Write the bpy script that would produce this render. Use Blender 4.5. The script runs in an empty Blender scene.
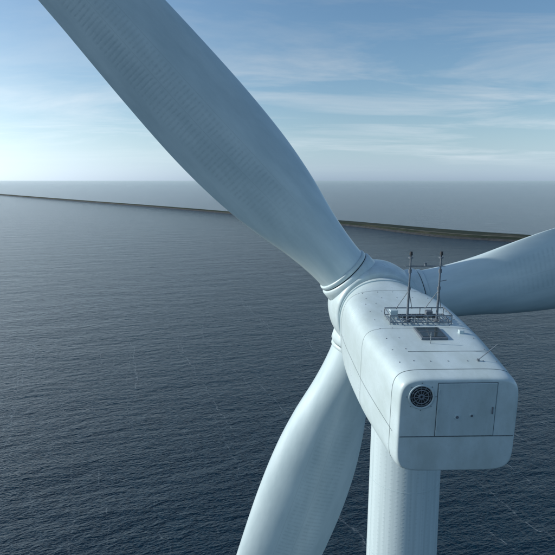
import bpy, bmesh, math, random
from mathutils import Vector, Matrix
random.seed(4)
scene=bpy.context.scene
scene.view_settings.view_transform='Standard'
scene.view_settings.look='None'
scene.view_settings.exposure=0
HUB_H=100.0
CAM_Z=HUB_H+5.79
SUN_AZ=-82.0   # degrees from +Y, negative = left
SUN_EL=22.0

# ---------------------------------------------------------------- helpers
def link(o,parent=None):
    scene.collection.objects.link(o)
    if parent is not None: o.parent=parent
    return o
def empty(name,parent=None):
    e=bpy.data.objects.new(name,None); e.empty_display_size=1
    return link(e,parent)
def mesh_obj(name,verts,faces,mat,parent=None,smooth=True,uvs=None):
    me=bpy.data.meshes.new(name)
    me.from_pydata([tuple(v) for v in verts],[],faces)
    if uvs is not None:
        ul=me.uv_layers.new(name="UVMap")
        for p in me.polygons:
            for li in p.loop_indices:
                ul.data[li].uv=uvs[me.loops[li].vertex_index]
    bm=bmesh.new(); bm.from_mesh(me)
    bmesh.ops.recalc_face_normals(bm,faces=bm.faces)
    bm.to_mesh(me); bm.free()
    for p in me.polygons: p.use_smooth=smooth
    if isinstance(mat,(list,tuple)):
        for m in mat: me.materials.append(m)
    else: me.materials.append(mat)
    o=bpy.data.objects.new(name,me)
    return link(o,parent)
def loft(name,rings,mat,parent=None,caps=(True,True),smooth=True,uvs=None):
    n=len(rings[0]); v=[];f=[]
    for r in rings: v+=r
    for i in range(len(rings)-1):
        for j in range(n):
            a=i*n+j;b=i*n+(j+1)%n
            f.append((a,b,b+n,a+n))
    if caps[0]: f.append(tuple(range(n))[::-1])
    if caps[1]: f.append(tuple(range((len(rings)-1)*n,len(rings)*n)))
    return mesh_obj(name,v,f,mat,parent,smooth,uvs)
def tube(name,p0,p1,r,mat,parent=None,n=12,r1=None):
    p0=Vector(p0);p1=Vector(p1);d=(p1-p0).normalized()
    a=d.orthogonal().normalized();b=d.cross(a)
    if r1 is None:r1=r
    rings=[]
    for p,rr in ((p0,r),(p1,r1)):
        rings.append([p+a*math.cos(t*2*math.pi/n)*rr+b*math.sin(t*2*math.pi/n)*rr for t in range(n)])
    return loft(name,rings,mat,parent,smooth=False)
def box(name,c,s,mat,parent=None,bev=0.01,segs=2):
    bm=bmesh.new(); bmesh.ops.create_cube(bm,size=1)
    for v in bm.verts: v.co=Vector((v.co.x*s[0]+c[0],v.co.y*s[1]+c[1],v.co.z*s[2]+c[2]))
    if bev>0: bmesh.ops.bevel(bm,geom=bm.edges[:],offset=bev,segments=segs,affect='EDGES',profile=0.5)
    me=bpy.data.meshes.new(name); bm.to_mesh(me); bm.free(); me.materials.append(mat)
    return link(bpy.data.objects.new(name,me),parent)
def catmull(tab,x):
    xs=[t[0] for t in tab]
    if x<=xs[0]: return tab[0][1:]
    if x>=xs[-1]: return tab[-1][1:]
    for i in range(len(xs)-1):
        if xs[i]<=x<=xs[i+1]: break
    h=xs[i+1]-xs[i]; t=(x-xs[i])/h
    out=[]
    for k in range(1,len(tab[0])):
        y0,y1=tab[i][k],tab[i+1][k]
        def sl(a,b): return (tab[b][k]-tab[a][k])/(xs[b]-xs[a])
        m0=sl(max(i-1,0),i+1) ; m1=sl(i,min(i+2,len(xs)-1))
        if (y1-y0)==0: m0=m1=0
        out.append((2*t**3-3*t**2+1)*y0+(t**3-2*t**2+t)*h*m0+(-2*t**3+3*t**2)*y1+(t**3-t**2)*h*m1)
    return out

# ---------------------------------------------------------------- materials
def newmat(name):
    m=bpy.data.materials.new(name); m.use_nodes=True
    nt=m.node_tree; b=nt.nodes["Principled BSDF"]
    return m,nt,b
def N(nt,t,**kw):
    n=nt.nodes.new(t)
    for k,v in kw.items(): setattr(n,k,v)
    return n
def math_n(nt,op,a,b=None,c=None,clamp=False):
    n=nt.nodes.new('ShaderNodeMath'); n.operation=op; n.use_clamp=clamp
    for i,x in enumerate((a,b,c)):
        if x is None: continue
        if isinstance(x,(int,float)): n.inputs[i].default_value=x
        else: nt.links.new(x,n.inputs[i])
    return n.outputs[0]
def noise(nt,vec,scale,detail=4,rough=0.5,dist=0.0):
    n=nt.nodes.new('ShaderNodeTexNoise'); n.inputs['Scale'].default_value=scale
    n.inputs['Detail'].default_value=detail; n.inputs['Roughness'].default_value=rough
    n.inputs['Distortion'].default_value=dist
    if vec is not None: nt.links.new(vec,n.inputs['Vector'])
    return n.outputs['Fac']
def ramp(nt,fac,stops):
    n=nt.nodes.new('ShaderNodeValToRGB'); el=n.color_ramp.elements
    while len(el)<len(stops): el.new(0.5)
    for e,(p,c) in zip(el,stops):
        e.position=p; e.color=c if len(c)==4 else (*c,1)
    nt.links.new(fac,n.inputs[0]); return n.outputs[0]
def mix(nt,fac,a,b,bt='MIX'):
    n=nt.nodes.new('ShaderNodeMix'); n.data_type='RGBA'; n.blend_type=bt
    for idx,x in ((0,fac),(6,a),(7,b)):
        if isinstance(x,(int,float)): n.inputs[idx].default_value=x
        elif isinstance(x,tuple): n.inputs[idx].default_value=x if len(x)==4 else (*x,1)
        else: nt.links.new(x,n.inputs[idx])
    return n.outputs[2]
def mapping(nt,vec,scale=(1,1,1),rot=(0,0,0),loc=(0,0,0)):
    n=nt.nodes.new('ShaderNodeMapping')
    n.inputs['Scale'].default_value=scale;n.inputs['Rotation'].default_value=rot;n.inputs['Location'].default_value=loc
    nt.links.new(vec,n.inputs['Vector']); return n.outputs[0]

WHITE=(0.55,0.67,0.705)
def paint(name,col=WHITE,rough=0.30,streak=(1,1,0.15),dirt=0.15):
    m,nt,b=newmat(name)
    tc=N(nt,'ShaderNodeTexCoord')
    v=mapping(nt,tc.outputs['Object'],scale=streak)
    n1=noise(nt,v,1.6,5,0.62)
    n2=noise(nt,tc.outputs['Object'],14,3,0.6)
    d=tuple(c*(1-dirt)*f for c,f in zip(col,(0.97,0.98,0.96)))
    c1=ramp(nt,n1,[(0.35,d),(0.62,col)])
    c2=mix(nt,math_n(nt,'MULTIPLY',ramp(nt,n2,[(0.55,(0,0,0)),(0.8,(1,1,1))]),0.25),c1,tuple(x*0.6 for x in col))
    nt.links.new(c2,b.inputs['Base Color'])
    nt.links.new(ramp(nt,n1,[(0.3,(rough+0.15,)*3),(0.7,(rough-0.05,)*3)]),b.inputs['Roughness'])
    bp=N(nt,'ShaderNodeBump'); bp.inputs['Strength'].default_value=0.12; bp.inputs['Distance'].default_value=0.01
    nt.links.new(n1,bp.inputs['Height']); nt.links.new(bp.outputs[0],b.inputs['Normal'])
    return m
M_nac=paint("nacelle_paint",streak=(1,0.4,0.6))
M_hub=paint("hub_paint",streak=(1,1,1))
M_panel=paint("panel_paint",col=(0.49,0.61,0.65),streak=(1,1,0.3))
def simple(name,col,rough=0.5,metal=0.0,nscale=20,var=0.3):
    m,nt,b=newmat(name)
    tc=N(nt,'ShaderNodeTexCoord')
    n=noise(nt,tc.outputs['Object'],nscale,3,0.6)
    nt.links.new(ramp(nt,n,[(0.3,tuple(c*(1-var) for c in col)),(0.7,tuple(min(1,c*(1+var)) for c in col))]),b.inputs['Base Color'])
    b.inputs['Roughness'].default_value=rough; b.inputs['Metallic'].default_value=metal
    return m
M_dark=simple("dark_rubber",(0.02,0.025,0.03),0.6)
M_seam=simple("panel_seam",(0.10,0.14,0.16),0.7)
M_steel=simple("galvanised_steel",(0.24,0.28,0.31),0.45,0.6)
M_gray=simple("grey_equipment",(0.13,0.16,0.19),0.5)
M_glass=simple("skylight_glass",(0.03,0.045,0.05),0.12)

def blade_mat():
    m,nt,b=newmat("blade_gelcoat")
    tc=N(nt,'ShaderNodeTexCoord')
    sep=N(nt,'ShaderNodeSeparateXYZ'); nt.links.new(tc.outputs['UV'],sep.inputs[0])
    U=sep.outputs[0]; V=sep.outputs[1]
    ob=tc.outputs['Object']
    n1=noise(nt,mapping(nt,ob,scale=(1,1,0.25)),1.3,5,0.62)
    n2=noise(nt,mapping(nt,ob,scale=(2.5,2.5,0.3)),3,3,0.6)
    base=ramp(nt,n1,[(0.32,(0.44,0.56,0.60)),(0.65,WHITE)])
    wob=math_n(nt,'MULTIPLY',noise(nt,ob,2.0,2),0.10)
    s=math_n(nt,'SINE',math_n(nt,'MULTIPLY',math_n(nt,'ADD',U,wob),2*math.pi/0.22))
    s01=math_n(nt,'MULTIPLY_ADD',s,0.5,0.5)
    def band(lo,hi,w=0.02):
        x=N(nt,'ShaderNodeMapRange',interpolation_type='SMOOTHSTEP'); nt.links.new(V,x.inputs[0])
        x.inputs[1].default_value=lo-w; x.inputs[2].default_value=lo+w
        y=N(nt,'ShaderNodeMapRange',interpolation_type='SMOOTHSTEP'); nt.links.new(V,y.inputs[0])
        y.inputs[1].default_value=hi-w; y.inputs[2].default_value=hi+w; y.inputs[3].default_value=1;y.inputs[4].default_value=0
        return math_n(nt,'MULTIPLY',x.outputs[0],y.outputs[0])
    bb=math_n(nt,'ADD',band(0.44,0.60),band(0.64,0.84),clamp=True)
    st=N(nt,'ShaderNodeMapRange'); nt.links.new(U,st.inputs[0]); st.inputs[1].default_value=4.5; st.inputs[2].default_value=8
    patch=ramp(nt,n2,[(0.35,(0.2,0.2,0.2)),(0.62,(1,1,1))])
    k=math_n(nt,'MULTIPLY',math_n(nt,'MULTIPLY',bb,st.outputs[0]),patch)
    ribs=math_n(nt,'MULTIPLY',math_n(nt,'POWER',s01,2.0),k)
    col=mix(nt,math_n(nt,'MULTIPLY',ribs,0.26),base,(0.24,0.34,0.38))
    l=math_n(nt,'ADD',band(0.618,0.622,0.003),band(0.42,0.424,0.003),clamp=True)
    col=mix(nt,math_n(nt,'MULTIPLY',math_n(nt,'MULTIPLY',l,st.outputs[0]),0.3),col,(0.25,0.33,0.36))
    nt.links.new(col,b.inputs['Base Color'])
    b.inputs['Roughness'].default_value=0.26
    bp=N(nt,'ShaderNodeBump'); bp.inputs['Strength'].default_value=0.35; bp.inputs['Distance'].default_value=0.010
    nt.links.new(math_n(nt,'SUBTRACT',math_n(nt,'MULTIPLY',n1,0.6),ribs),bp.inputs['Height'])
    nt.links.new(bp.outputs[0],b.inputs['Normal'])
    return m
M_blade=blade_mat()

def tower_mat():
    m,nt,b=newmat("tower_paint")
    tc=N(nt,'ShaderNodeTexCoord'); ob=tc.outputs['Object']
    sep=N(nt,'ShaderNodeSeparateXYZ'); nt.links.new(ob,sep.inputs[0])
    ang=math_n(nt,'ARCTAN2',sep.outputs[1],sep.outputs[0])
    cb=N(nt,'ShaderNodeCombineXYZ'); nt.links.new(math_n(nt,'MULTIPLY',ang,1.5),cb.inputs[0]); nt.links.new(sep.outputs[2],cb.inputs[1])
    st=noise(nt,mapping(nt,cb.outputs[0],scale=(5,0.12,1)),1,5,0.65)
    n2=noise(nt,cb.outputs[0],3,3,0.6)
    sx=math_n(nt,'SINE',math_n(nt,'MULTIPLY',ang,34))
    sz=math_n(nt,'SINE',math_n(nt,'MULTIPLY',sep.outputs[2],2*math.pi/0.16))
    dots=math_n(nt,'MULTIPLY',math_n(nt,'MAXIMUM',sx,0),math_n(nt,'MAXIMUM',sz,0))
    dk=math_n(nt,'MULTIPLY',dots,ramp(nt,n2,[(0.4,(0,0,0)),(0.62,(1,1,1))]))
    c=ramp(nt,st,[(0.3,(0.44,0.55,0.58)),(0.6,WHITE)])
    c=mix(nt,math_n(nt,'MULTIPLY',dk,0.25),c,(0.3,0.38,0.41))
    nt.links.new(c,b.inputs['Base Color']); b.inputs['Roughness'].default_value=0.38
    bp=N(nt,'ShaderNodeBump'); bp.inputs['Strength'].default_value=0.3; bp.inputs['Distance'].default_value=0.008
    nt.links.new(dots,bp.inputs['Height']); nt.links.new(bp.outputs[0],b.inputs['Normal'])
    return m
M_tower=tower_mat()

# ---------------------------------------------------------------- turbine
turb=empty("wind_turbine")
HUB=Vector((4.52,25.38,HUB_H))
nac=empty("nacelle_frame",turb)
nac.location=HUB
nac.rotation_euler=(math.radians(4.0),0,math.radians(1.5))

def superring(y,hw,zt,zb,n,cnt=128):
    out=[];zc=(zt+zb)/2;hz=(zt-zb)/2
    for i in range(cnt):
        t=2*math.pi*(i+0.5)/cnt
        c,s=math.cos(t),math.sin(t)
        out.append(Vector((hw*math.copysign(abs(c)**(2/n),c),y,zc+hz*math.copysign(abs(s)**(2/n),s))))
    return out
tab=[(-11.42,1.54,1.38,-1.22,6.8),
     (-11.41,1.57,1.41,-1.25,6.8),
     (-11.37,1.605,1.445,-1.285,6.8),
     (-11.29,1.635,1.47,-1.32,6.8),
     (-11.12,1.66,1.485,-1.35,6.8),
     (-10.60,1.71,1.50,-1.39,6.8),
     (-9.5,1.81,1.51,-1.46,6.8),
     (-8.0,1.92,1.53,-1.57,6.8),
     (-6.0,1.98,1.55,-1.70,6.4),
     (-4.5,2.00,1.58,-1.80,5.4),
     (-3.3,1.98,1.60,-1.86,3.8),
     (-2.6,1.93,1.64,-1.86,2.8),
     (-2.0,1.86,1.68,-1.82,2.25),
     (-1.62,1.80,1.70,-1.78,2.0),
     (-1.55,1.72,1.64,-1.70,2.0)]
rings=[];ys=[]
for i in range(len(tab)-1):
    k=6 if tab[i+1][0]-tab[i][0]>0.3 else 2
    for j in range(k): ys.append(tab[i][0]+(tab[i+1][0]-tab[i][0])*j/k)
ys.append(tab[-1][0])
for y in ys:
    p=catmull(tab,y); rings.append(superring(y,*p))
body=loft("nacelle_shell",rings,M_nac,nac)

def surf_ring(name,y0,y1,off,mat,zmin=None):
    rr=[]
    for y,o in ((y0,-0.02),(y0,off),(y1,off),(y1,-0.02)):
        p=catmull(tab,y); rr.append(superring(y,p[0]+o,p[1]+o,p[2]-o,p[3]))
    return loft(name,rr,mat,nac,caps=(False,False),smooth=False)
surf_ring("rear_cap_seam",-10.90,-10.878,0.004,M_seam)
surf_ring("shell_joint_mid",-7.62,-7.605,0.003,M_seam)
surf_ring("shell_joint_front",-3.22,-3.20,0.004,M_seam)
surf_ring("front_flange",-1.95,-1.70,0.05,M_hub)

def side_strip(name,zf,sgn,h=0.018):
    v=[];f=[]
    yy=[-11.1+ i*0.3 for i in range(27)]
    for y in yy:
        hw,zt,zb,n=catmull(tab,y)
        for dz in (-h/2,h/2):
            z=zf+dz; zc=(zt+zb)/2;hz=(zt-zb)/2
            s=min(0.999,abs(z-zc)/hz); x=hw*(1-s**n)**(1/n)+0.004
            v.append((sgn*x,y,z))
    for i in range(len(yy)-1): f.append((2*i,2*i+1,2*i+3,2*i+2))
    mesh_obj(name,v,f,M_seam,nac,False)
side_strip("side_seam_left",-0.22,-1); side_strip("side_seam_right",-0.22,1)

RY=-11.42
box("rear_seam",(0,RY-0.003,-0.22),(3.09,0.012,0.022),M_seam,nac,0)
hx,hz,hh=0.20,0.565,1.52
box("rear_hatch_gap",(hx,RY-0.004,hz),(1.60,0.014,hh+0.04),M_seam,nac,0.004)
box("rear_hatch",(hx,RY-0.014,hz),(1.562,0.03,hh),M_panel,nac,0.012,3)
for i,(x,z,r) in enumerate(((-0.03,0.36,0.075),(0.36,0.40,0.06))):
    tube("hatch_port_rim_%d"%i,(x,RY-0.02,z),(x,RY-0.042,z),r,M_panel,nac,24)
    tube("hatch_port_%d"%i,(x,RY-0.02,z),(x,RY-0.048,z),r*0.55,M_gray,nac,24)
tube("hatch_keyhole",(0.33,RY-0.02,0.62),(0.33,RY-0.034,0.62),0.03,M_panel,nac,16)
box("hatch_handle",(0.90,RY-0.045,0.55),(0.03,0.04,0.20),M_gray,nac,0.008)
for j,z in enumerate((0.05,0.55,1.1)):
    box("hatch_hinge_%d"%j,(-0.56,RY-0.03,z),(0.035,0.03,0.11),M_panel,nac,0.006)
vx,vz=-1.02,0.95
def torus(name,c,R,r,mat,parent,axis='Y'):
    v=[];f=[];A=48;B=10
    for i in range(A):
        a=2*math.pi*i/A
        for j in range(B):
            b=2*math.pi*j/B
            rr=R+r*math.cos(b)
            v.append((c[0]+rr*math.cos(a),c[1]+r*math.sin(b),c[2]+rr*math.sin(a)))
    for i in range(A):
        for j in range(B):
            f.append((i*B+j,((i+1)%A)*B+j,((i+1)%A)*B+(j+1)%B,i*B+(j+1)%B))
    return mesh_obj(name,v,f,mat,parent)
tube("vent_opening",(vx,RY+0.02,vz),(vx,RY-0.008,vz),0.31,M_dark,nac,48)
torus("vent_rim",(vx,RY-0.01,vz),0.325,0.03,M_panel,nac)
torus("vent_ring",(vx,RY-0.02,vz),0.19,0.014,M_steel,nac)
torus("vent_hub_ring",(vx,RY-0.02,vz),0.06,0.03,M_gray,nac)
for i in range(12):
    a=i*math.pi/6+0.1
    tube("vent_spoke_%d"%i,(vx+0.05*math.cos(a),RY-0.018,vz+0.05*math.sin(a)),(vx+0.31*math.cos(a),RY-0.018,vz+0.31*math.sin(a)),0.009,M_steel,nac,8)
torus("vent_ring_outer",(vx,RY-0.018,vz),0.255,0.010,M_steel,nac)
for i in range(8):
    a=i*math.pi/4
    tube("vent_bolt_%d"%i,(vx+0.39*math.cos(a),RY,vz+0.39*math.sin(a)),(vx+0.39*math.cos(a),RY-0.015,vz+0.39*math.sin(a)),0.012,M_steel,nac,8)

# roof details
def roofz(x,y):
    hw,zt,zb,n=catmull(tab,y); zc=(zt+zb)/2;hz=(zt-zb)/2
    return zc+hz*(1-min(0.999,abs(x)/hw)**n)**(1/n)
bm=bmesh.new()
def studs(x,y,r=0.022,h=0.016):
    z=roofz(x,y)
    mt=Matrix.Translation((x,y,z+h/2-0.004))
    bmesh.ops.create_cone(bm,cap_ends=True,segments=10,radius1=r,radius2=r*0.8,depth=h,matrix=mt)
for y in [ -10.3+0.9*i for i in range(7)]:
    for x in (-1.35,-0.95,1.40): studs(x+random.uniform(-.01,.01),y)
for y in (-10.35,-7.4):
    for x in (-0.5,0.0,0.55,1.0): studs(x,y)
for y in (-4.2,-3.4):
    for x in (-1.2,-0.6,0,0.6,1.2): studs(x,y,0.025)
me=bpy.data.meshes.new("roof_bolts"); bm.to_mesh(me); bm.free(); me.materials.append(M_gray)
link(bpy.data.objects.new("roof_bolts",me),nac)
yz=-8.2; z=roofz(0.2,yz)
box("skylight_frame",(0.12,yz,z+0.03),(0.84,1.02,0.08),M_gray,nac,0.02)
box("skylight_glass",(0.12,yz,z+0.075),(0.70,0.88,0.02),M_glass,nac,0.005)
box("skylight_bar",(0.12,yz,z+0.09),(0.70,0.02,0.015),M_gray,nac,0.002)
box("roof_light_box",(1.15,-8.1,roofz(1.15,-8.1)+0.05),(0.16,0.16,0.12),M_panel,nac,0.02)
box("roof_plate_seam",(0.25,-9.62,roofz(0.2,-9.62)+0.001),(2.4,0.018,0.008),M_seam,nac,0)
z=roofz(0.95,-10.35)
tube("rod_base",(0.85,-10.35,z-0.01),(0.85,-10.35,z+0.06),0.04,M_gray,nac)
tube("whip_rod",(0.85,-10.35,z+0.04),(1.38,-10.30,z+0.47),0.013,M_steel,nac,8)
tube("short_rod",(-0.1,-9.0,roofz(0,-9)-0.01),(-0.1,-9.0,roofz(0,-9)+0.36),0.012,M_steel,nac,8)

px0,px1,py0,py1=-0.95,1.12,-7.25,-6.35
zr=roofz(0,-6.8)
plat=empty("weather_mast",nac)
RH=0.30
for j,zz in enumerate((zr+0.06,zr+RH)):
    for (a,b) in (((px0,py0),(px1,py0)),((px1,py0),(px1,py1)),((px1,py1),(px0,py1)),((px0,py1),(px0,py0))):
        tube("frame_rail",(a[0],a[1],zz),(b[0],b[1],zz),0.022,M_steel,plat,8)
for x in [px0+(px1-px0)*i/5 for i in range(6)]:
    for y in (py0,py1):
        tube("frame_post",(x,y,zr-0.02),(x,y,zr+RH),0.018,M_steel,plat,8)
for i in range(12):
    x=px0+(px1-px0)*(i+0.5)/12
    tube("grating_bar",(x,py0,zr+0.07),(x,py1,zr+0.07),0.012,M_gray,plat,6)
for i in range(5):
    xa=px0+(px1-px0)*i/5; xb=px0+(px1-px0)*(i+1)/5
    tube("frame_brace",(xa,py0,zr+0.06),(xb,py0,zr+RH),0.010,M_steel,plat,6)
for x,s in ((-0.72,0.26),(0.50,0.22)):
    box("sensor_box",(x,-6.7,zr+0.09+s/2),(s,0.22,s),M_gray if s<0.25 else M_panel,plat,0.02)
box("cable_duct",(0.1,-6.75,zr+0.12),(1.3,0.10,0.09),M_dark,plat,0.01)
for i,x in enumerate((-0.30,0.71)):
    y=-6.95
    tube("mast_pole_%d"%i,(x,y,zr),(x,y,zr+1.2),0.042,M_gray,plat,14)
    tube("mast_pole_top_%d"%i,(x,y,zr+1.2),(x,y,zr+2.2),0.030,M_gray,plat,12)
    tube("mast_collar_%d"%i,(x,y,zr+1.12),(x,y,zr+1.22),0.058,M_gray,plat,14)
    tube("mast_foot_%d"%i,(x,y,zr-0.02),(x,y,zr+0.08),0.11,M_gray,plat,16)
    tube("stay_%d"%i,(x,y,zr+1.1),(x-0.28,y+0.5,zr+RH),0.013,M_steel,plat,8)
    tube("stay_b%d"%i,(x,y,zr+1.1),(x+0.28,y+0.5,zr+RH),0.013,M_steel,plat,8)
    tube("sensor_neck_%d"%i,(x,y,zr+2.2),(x,y,zr+2.32),0.02,M_dark,plat,8)
    tube("sensor_head_%d"%i,(x,y,zr+2.30),(x,y,zr+2.42),0.06,M_dark,plat,14,0.045)
    tube("sensor_disc_%d"%i,(x,y,zr+2.2),(x,y,zr+2.24),0.08,M_gray,plat,14)
    tube("mast_arm_%d"%i,(x-0.16,y,zr+1.93),(x+0.16,y,zr+1.93),0.016,M_steel,plat,8)
    tube("mast_bracket_%d"%i,(x,y,zr+1.70),(x,y,zr+1.82),0.055,M_gray,plat,12)
tube("mast_crossbar",(-0.30,-6.95,zr+1.93),(0.71,-6.95,zr+1.93),0.02,M_gray,plat,10)
tube("aviation_light",(0.2,-6.95,zr+1.93),(0.2,-6.95,zr+2.05),0.045,M_gray,plat,12)
tube("cup_anemometer",(0.71,-6.95,zr+1.4),(0.95,-6.95,zr+1.45),0.014,M_steel,plat,8)

def revolve(name,prof,mat,parent,cnt=96):
    rr=[]
    for y,r in prof:
        rr.append([Vector((r*math.cos(2*math.pi*i/cnt),y,r*math.sin(2*math.pi*i/cnt))) for i in range(cnt)])
    return loft(name,rr,mat,parent)
revolve("hub_gap",[(-1.62,1.66),(-1.25,1.66)],M_dark,nac)
prof=[(-1.42,1.60),(-1.45,1.84),(-1.40,1.92),(-1.25,1.98),(-0.9,2.06),(-0.45,2.12),(0,2.14),(0.5,2.11),(1.0,2.0),(1.5,1.78),(2.0,1.45),(2.4,1.05),(2.65,0.6),(2.75,0.1)]
revolve("hub_shell",prof,M_hub,nac)

btab=[(1.7,2.40,1.00,0.0,16,0.50),
      (3.0,2.42,0.98,0.06,16,0.50),
      (4.5,2.80,0.80,0.35,15.5,0.495),
      (6.5,3.60,0.56,0.80,14,0.49),
      (8.5,4.12,0.42,1.0,12.5,0.485),
      (11,4.32,0.34,1.0,11,0.48),
      (14,4.18,0.29,1.0,9.5,0.48),
      (17.5,3.84,0.26,1.0,8,0.48),
      (22,3.36,0.23,1.0,6,0.45),
      (30,2.62,0.20,1.0,3.5,0.40),
      (40,1.90,0.18,1.0,1.5,0.35),
      (48,1.40,0.17,1.0,0.3,0.32),
      (53,0.90,0.16,1.0,-0.5,0.32),
      (54.6,0.35,0.16,1.0,-0.6,0.32)]
def naca(x,t): return 5*t*(0.2969*math.sqrt(max(x,0))-0.126*x-0.3516*x*x+0.2843*x**3-0.1015*x**4)
def blade(idx,phi):
    e=empty("blade_%d"%idx,nac)
    e.rotation_euler=(0,math.radians(90-phi),0)
    NP=96; rings=[];uv=[]
    r=1.7; rs=[]
    while r<54.6:
        rs.append(r); r+=0.35 if r<22 else 1.0
    rs.append(54.6)
    for r in rs:
        c,t,w,tw,pa=catmull(btab,r)
        w=min(1,max(0,w))
        bt=math.radians(tw)
        ring=[]
        up=1.6*(max(0,r-18)/36)**2
        for j in range(NP):
            a=2*math.pi*j/NP
            x=0.5*(1+math.cos(a))            # 1 = TE, 0 = LE
            s=1 if math.sin(a)>=0 else -1
            yc=0.5*math.sin(a)*max(t,0.0)
            ya=s*naca(x,t)+0.045*math.sin(math.pi*x)
            y=yc*(1-w)+ya*w
            X=(pa-x)*c ; Y=-y*c
            xx=X*math.cos(bt)-Y*math.sin(bt); yy=X*math.sin(bt)+Y*math.cos(bt)
            ring.append(Vector((xx,yy+up,r))); uv.append((r,x))
        rings.append(ring)
    loft("blade_shell",rings,M_blade,e,uvs=uv)
    def zc(name,prof,mat):
        rr=[]
        for z,r_ in prof: rr.append([Vector((r_*math.cos(2*math.pi*i/72),r_*math.sin(2*math.pi*i/72),z)) for i in range(72)])
        loft(name,rr,mat,e)
    zc("root_socket",[(0.6,1.40),(1.95,1.36),(2.10,1.35),(2.16,1.30),(2.16,1.0)],M_hub)
    zc("bearing_gap",[(2.10,1.235),(2.21,1.235)],M_dark)
    zc("root_collar",[(2.20,1.0),(2.20,1.25),(2.22,1.27),(2.36,1.27),(2.39,1.25),(2.40,1.19)],M_hub)
for i,ph in enumerate((131.8,11.5,251.5)): blade(i+1,ph)

tw=empty("tower",turb); TX,TY=4.80,19.4
tw.location=(TX,TY,0)
TOPZ=HUB_H-2.2
def trad(z): return 2.0+(1.28-2.0)*(z/TOPZ)
rr=[]
for i in range(101):
    z=-3+(TOPZ+3)*i/100; r=trad(max(z,0))
    rr.append([Vector((r*math.cos(2*math.pi*k/96),r*math.sin(2*math.pi*k/96),z)) for k in range(96)])
loft("tower_shell",rr,M_tower,tw)
def zring(name,z0,z1,r,mat):
    rr=[[Vector((q*math.cos(2*math.pi*k/96),q*math.sin(2*math.pi*k/96),z)) for k in range(96)] for z,q in ((z0,r-0.05),(z0,r),(z1,r),(z1,r-0.05))]
    loft(name,rr,mat,tw,smooth=False)
zring("yaw_collar",TOPZ-0.35,TOPZ+0.9,1.40,M_hub)
z=TOPZ-3.0
while z>2:
    zring("weld_seam",z,z+0.02,trad(z)+0.005,M_panel); z-=2.9
for z in (75,48,22): zring("flange",z,z+0.12,trad(z)+0.02,M_hub)
zring("foundation_platform",8.0,8.4,4.2,M_gray)
zring("transition_piece",-3,8.0,2.6,simple("yellow_paint",(0.7,0.45,0.03)))

# ---------------------------------------------------------------- dike
near=[(-5200,8100),(-1990,4020),(-405,2103),(128,1357),(290,1062),(414,958),(560,870),(900,700)]
far=[(-5450,8450),(-2110,4270),(-425,2200),(146,1490),(362,1200),(486,1073),(640,950),(980,760)]
def resample(pl,n):
    out=[]
    for i in range(n):
        t=i/(n-1)*(len(pl)-1); tabx=[(k,p[0],p[1]) for k,p in enumerate(pl)]
        out.append(catmull(tabx,t))
    return out
n=260
A=resample(near,n);B=resample(far,n)
dike=empty("dike")
gm,gnt,gb=newmat("dike_grass")
geo=N(gnt,'ShaderNodeNewGeometry')
n1=noise(gnt,geo.outputs['Position'],0.012,5,0.6); n2=noise(gnt,geo.outputs['Position'],0.12,4,0.7)
c=ramp(gnt,n1,[(0.35,(0.020,0.034,0.024)),(0.55,(0.034,0.046,0.032)),(0.78,(0.09,0.085,0.062))])
c=mix(gnt,0.6,c,ramp(gnt,n2,[(0.35,(0.4,0.4,0.4)),(0.65,(1.1,1.1,1.1))]),'MULTIPLY')
gnt.links.new(c,gb.inputs['Base Color']); gb.inputs['Roughness'].default_value=0.95
gb.inputs['Specular IOR Level'].default_value=0.15
M_rock=simple("basalt_armour",(0.030,0.035,0.038),0.9,0,0.15,0.5)
M_road=simple("asphalt",(0.055,0.058,0.062),0.85,0,0.5,0.2)
M_sand=simple("sand_verge",(0.17,0.155,0.115),0.95,0,0.05,0.3)
def strip(name,pts,mat):
    v=[];f=[];m=len(pts)
    for i in range(n):
        a=Vector(A[i]);b=Vector(B[i]);w=(b-a).length;d=(b-a)/w
        for (mode,val,z) in pts:
            off=val if mode=='m' else w*val if mode=='t' else w-val
            p=a+d*off
            jit=0 if z>0.5 else (math.sin(i*0.7)*1.5+math.sin(i*0.23)*3)
            v.append((p.x+d.x*jit,p.y+d.y*jit,z))
    for i in range(n-1):
        for j in range(m-1):
            f.append((i*m+j,i*m+j+1,(i+1)*m+j+1,(i+1)*m+j))
    mesh_obj(name,v,f,mat,dike,False)
strip("near_armour",[('m',-6,-1.5),('m',8,3.0)],M_rock)
strip("dike_crest",[('m',8,3.0),('m',20,6.0),('m',26,6.0),('m',40,3.2)],gm)
strip("road",[('m',40,3.2),('m',56,3.2)],M_road)
strip("sand_verge",[('m',56,3.2),('m',62,3.0)],M_sand)
strip("meadow",[('m',62,3.0),('t',0.7,2.6),('f',8,2.2)],gm)
strip("far_armour",[('f',8,2.2),('f',-4,-1.5)],M_rock)
strip("road_line",[('m',47.7,3.205),('m',48.3,3.205)],simple("road_paint",(0.7,0.7,0.68),0.7))

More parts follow.
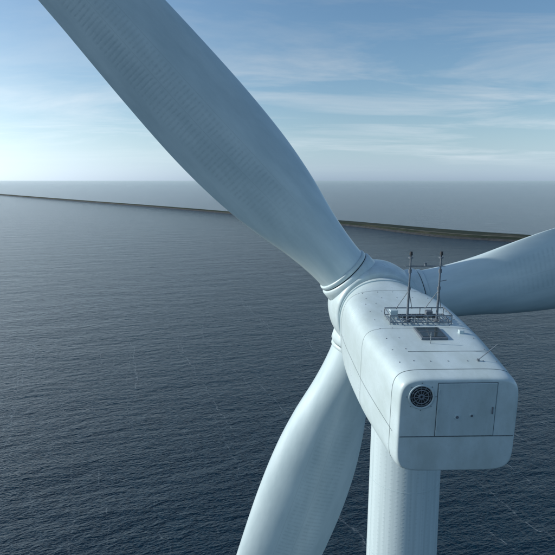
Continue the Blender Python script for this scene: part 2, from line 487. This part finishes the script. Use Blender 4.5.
# ---------------------------------------------------------------- sea
S=90000
bm=bmesh.new(); bmesh.ops.create_grid(bm,x_segments=40,y_segments=40,size=S)
me=bpy.data.meshes.new("sea"); bm.to_mesh(me); bm.free()
sea=link(bpy.data.objects.new("sea",me))
m,nt,b=newmat("sea_water")
geo=N(nt,'ShaderNodeNewGeometry'); P=geo.outputs['Position']
WA=math.radians(-17)
W=mapping(nt,P,rot=(0,0,WA))
w0=noise(nt,mapping(nt,W,scale=(0.018,0.045,1)),1,3,0.55)
w1=noise(nt,mapping(nt,W,scale=(0.13,0.27,1)),1,3,0.6)
w2=noise(nt,mapping(nt,W,scale=(0.55,1.15,1)),1,3,0.62)
gust=noise(nt,mapping(nt,W,scale=(0.006,0.0018,1)),1,3,0.55)
h=math_n(nt,'ADD',math_n(nt,'MULTIPLY',w0,2.6),math_n(nt,'ADD',math_n(nt,'MULTIPLY',w1,1.5),math_n(nt,'MULTIPLY',w2,0.70)))
bp=N(nt,'ShaderNodeBump'); bp.inputs['Distance'].default_value=1.0
nt.links.new(math_n(nt,'MULTIPLY_ADD',gust,0.5,0.75),bp.inputs['Strength'])
nt.links.new(h,bp.inputs['Height'])
nt.links.new(bp.outputs[0],b.inputs['Normal'])
sx=N(nt,'ShaderNodeSeparateXYZ'); nt.links.new(W,sx.inputs[0])
warp=noise(nt,mapping(nt,W,scale=(0.009,0.0032,1)),1,3,0.55)
warp2=noise(nt,mapping(nt,W,scale=(0.06,0.035,1)),1,3,0.65)
def lines(spacing,off,width,warpamp):
    xw=math_n(nt,'ADD',math_n(nt,'ADD',sx.outputs[0],off),math_n(nt,'ADD',math_n(nt,'MULTIPLY',warp,warpamp),math_n(nt,'MULTIPLY',warp2,9.0)))
    fr=math_n(nt,'FRACT',math_n(nt,'DIVIDE',xw,spacing))
    dd=math_n(nt,'MULTIPLY',math_n(nt,'ABSOLUTE',math_n(nt,'SUBTRACT',fr,0.5)),spacing)
    l=N(nt,'ShaderNodeMapRange',interpolation_type='SMOOTHSTEP'); nt.links.new(dd,l.inputs[0])
    l.inputs[1].default_value=0.0;l.inputs[2].default_value=width;l.inputs[3].default_value=1;l.inputs[4].default_value=0
    return l.outputs[0]
msk1=ramp(nt,noise(nt,mapping(nt,W,scale=(0.03,0.010,1)),1,3,0.65),[(0.42,(0,0,0)),(0.62,(1,1,1))])
msk2=ramp(nt,noise(nt,mapping(nt,W,scale=(0.025,0.011,1),loc=(7,3,0)),1,3,0.65),[(0.44,(0,0,0)),(0.64,(1,1,1))])
L=math_n(nt,'ADD',math_n(nt,'MULTIPLY',lines(19,0,0.42,70),msk1),math_n(nt,'MULTIPLY',lines(31,11,0.5,40),msk2),clamp=True)
brk=ramp(nt,noise(nt,mapping(nt,W,scale=(1.4,0.28,1)),1,3,0.7),[(0.45,(0,0,0)),(0.65,(1,1,1))])
foam=math_n(nt,'MULTIPLY',math_n(nt,'MULTIPLY',L,brk),0.38,clamp=True)
deep=ramp(nt,gust,[(0.35,(0.002,0.016,0.030)),(0.65,(0.004,0.025,0.043))])
nt.links.new(mix(nt,foam,deep,(0.5,0.57,0.6)),b.inputs['Base Color'])
nt.links.new(math_n(nt,'MULTIPLY_ADD',foam,0.4,0.10),b.inputs['Roughness'])
b.inputs['Specular Tint'].default_value=(0.60,0.83,1.0,1)
b.inputs['IOR'].default_value=1.333
me.materials.append(m)

# ---------------------------------------------------------------- sky
az=math.radians(SUN_AZ);el=math.radians(SUN_EL)
dirv=Vector((math.sin(az)*math.cos(el),math.cos(az)*math.cos(el),math.sin(el)))
w=bpy.data.worlds.new("World"); scene.world=w; w.use_nodes=True
nt=w.node_tree; bg=nt.nodes['Background']
sky=N(nt,'ShaderNodeTexSky'); sky.sky_type='NISHITA'; sky.sun_disc=False
sky.sun_elevation=el; sky.sun_rotation=az
sky.altitude=100; sky.air_density=1.0; sky.dust_density=0.4; sky.ozone_density=2.5
tc=N(nt,'ShaderNodeTexCoord'); G=tc.outputs['Generated']
sp=N(nt,'ShaderNodeSeparateXYZ'); nt.links.new(G,sp.inputs[0])
zp=math_n(nt,'MAXIMUM',sp.outputs[2],0.0)
zz=math_n(nt,'ADD',zp,0.09)
skyc=mix(nt,1.0,sky.outputs[0],(0.86,1.04,1.10),'MULTIPLY')
bw=N(nt,'ShaderNodeRGBToBW'); nt.links.new(skyc,bw.inputs[0])
def scaled(mul,add):
    c=N(nt,'ShaderNodeCombineColor')
    for i in range(3): nt.links.new(math_n(nt,'MULTIPLY_ADD',bw.outputs[0],mul[i],add[i]),c.inputs[i])
    return c.outputs[0]
haze_f=math_n(nt,'POWER',2.718,math_n(nt,'MULTIPLY',zp,-9.0))
base=mix(nt,math_n(nt,'MULTIPLY',haze_f,0.94),skyc,scaled((0.80,1.05,1.32),(0,0,0.1)))
dt=N(nt,'ShaderNodeVectorMath',operation='DOT_PRODUCT'); nt.links.new(G,dt.inputs[0]); dt.inputs[1].default_value=dirv
veil=math_n(nt,'POWER',math_n(nt,'MAXIMUM',dt.outputs['Value'],0.0),2.2)
veil=math_n(nt,'MULTIPLY',veil,math_n(nt,'MULTIPLY_ADD',haze_f,0.88,0.12))
vc=mix(nt,veil,(0,0,0),(12.5,12.5,12.0))
base=mix(nt,1.0,base,vc,'ADD')
cb=N(nt,'ShaderNodeCombineXYZ')
nt.links.new(math_n(nt,'DIVIDE',sp.outputs[0],zz),cb.inputs[0]); nt.links.new(math_n(nt,'DIVIDE',sp.outputs[1],zz),cb.inputs[1])
cv=mapping(nt,cb.outputs[0],scale=(0.5,1.0,1),rot=(0,0,math.radians(14)))
c1=noise(nt,cv,0.9,6,0.62,0.45)
c2=noise(nt,mapping(nt,cb.outputs[0],scale=(0.16,0.3,1),loc=(3,1,0)),1.0,2,0.5)
cl=math_n(nt,'MULTIPLY',ramp(nt,c1,[(0.46,(0,0,0)),(0.70,(1,1,1))]),ramp(nt,c2,[(0.38,(0.2,)*3),(0.62,(1,1,1))]))
low=N(nt,'ShaderNodeMapRange',interpolation_type='SMOOTHSTEP'); nt.links.new(zp,low.inputs[0]); low.inputs[1].default_value=0.005; low.inputs[2].default_value=0.07
cl=math_n(nt,'MULTIPLY',cl,low.outputs[0])
nt.links.new(mix(nt,math_n(nt,'MULTIPLY',cl,0.78),base,mix(nt,1.0,scaled((0.98,1.08,1.18),(2.3,2.5,2.65)),vc,'ADD')),bg.inputs[0])
bg.inputs[1].default_value=0.115

sd=bpy.data.lights.new("sun",'SUN'); sd.energy=4.0; sd.angle=math.radians(0.6); sd.color=(1.0,0.94,0.85)
so=link(bpy.data.objects.new("sun",sd))
so.rotation_euler=dirv.to_track_quat('Z','Y').to_euler()
so.location=(-50,0,150)

# ---------------------------------------------------------------- camera
cd=bpy.data.cameras.new("camera"); cd.sensor_width=24; cd.sensor_height=24; cd.lens=24; cd.clip_start=0.5; cd.clip_end=200000
co=link(bpy.data.objects.new("camera",cd)); co.location=(0,0,CAM_Z)
co.rotation_euler=(math.radians(90-9.96),0,0)
scene.camera=co
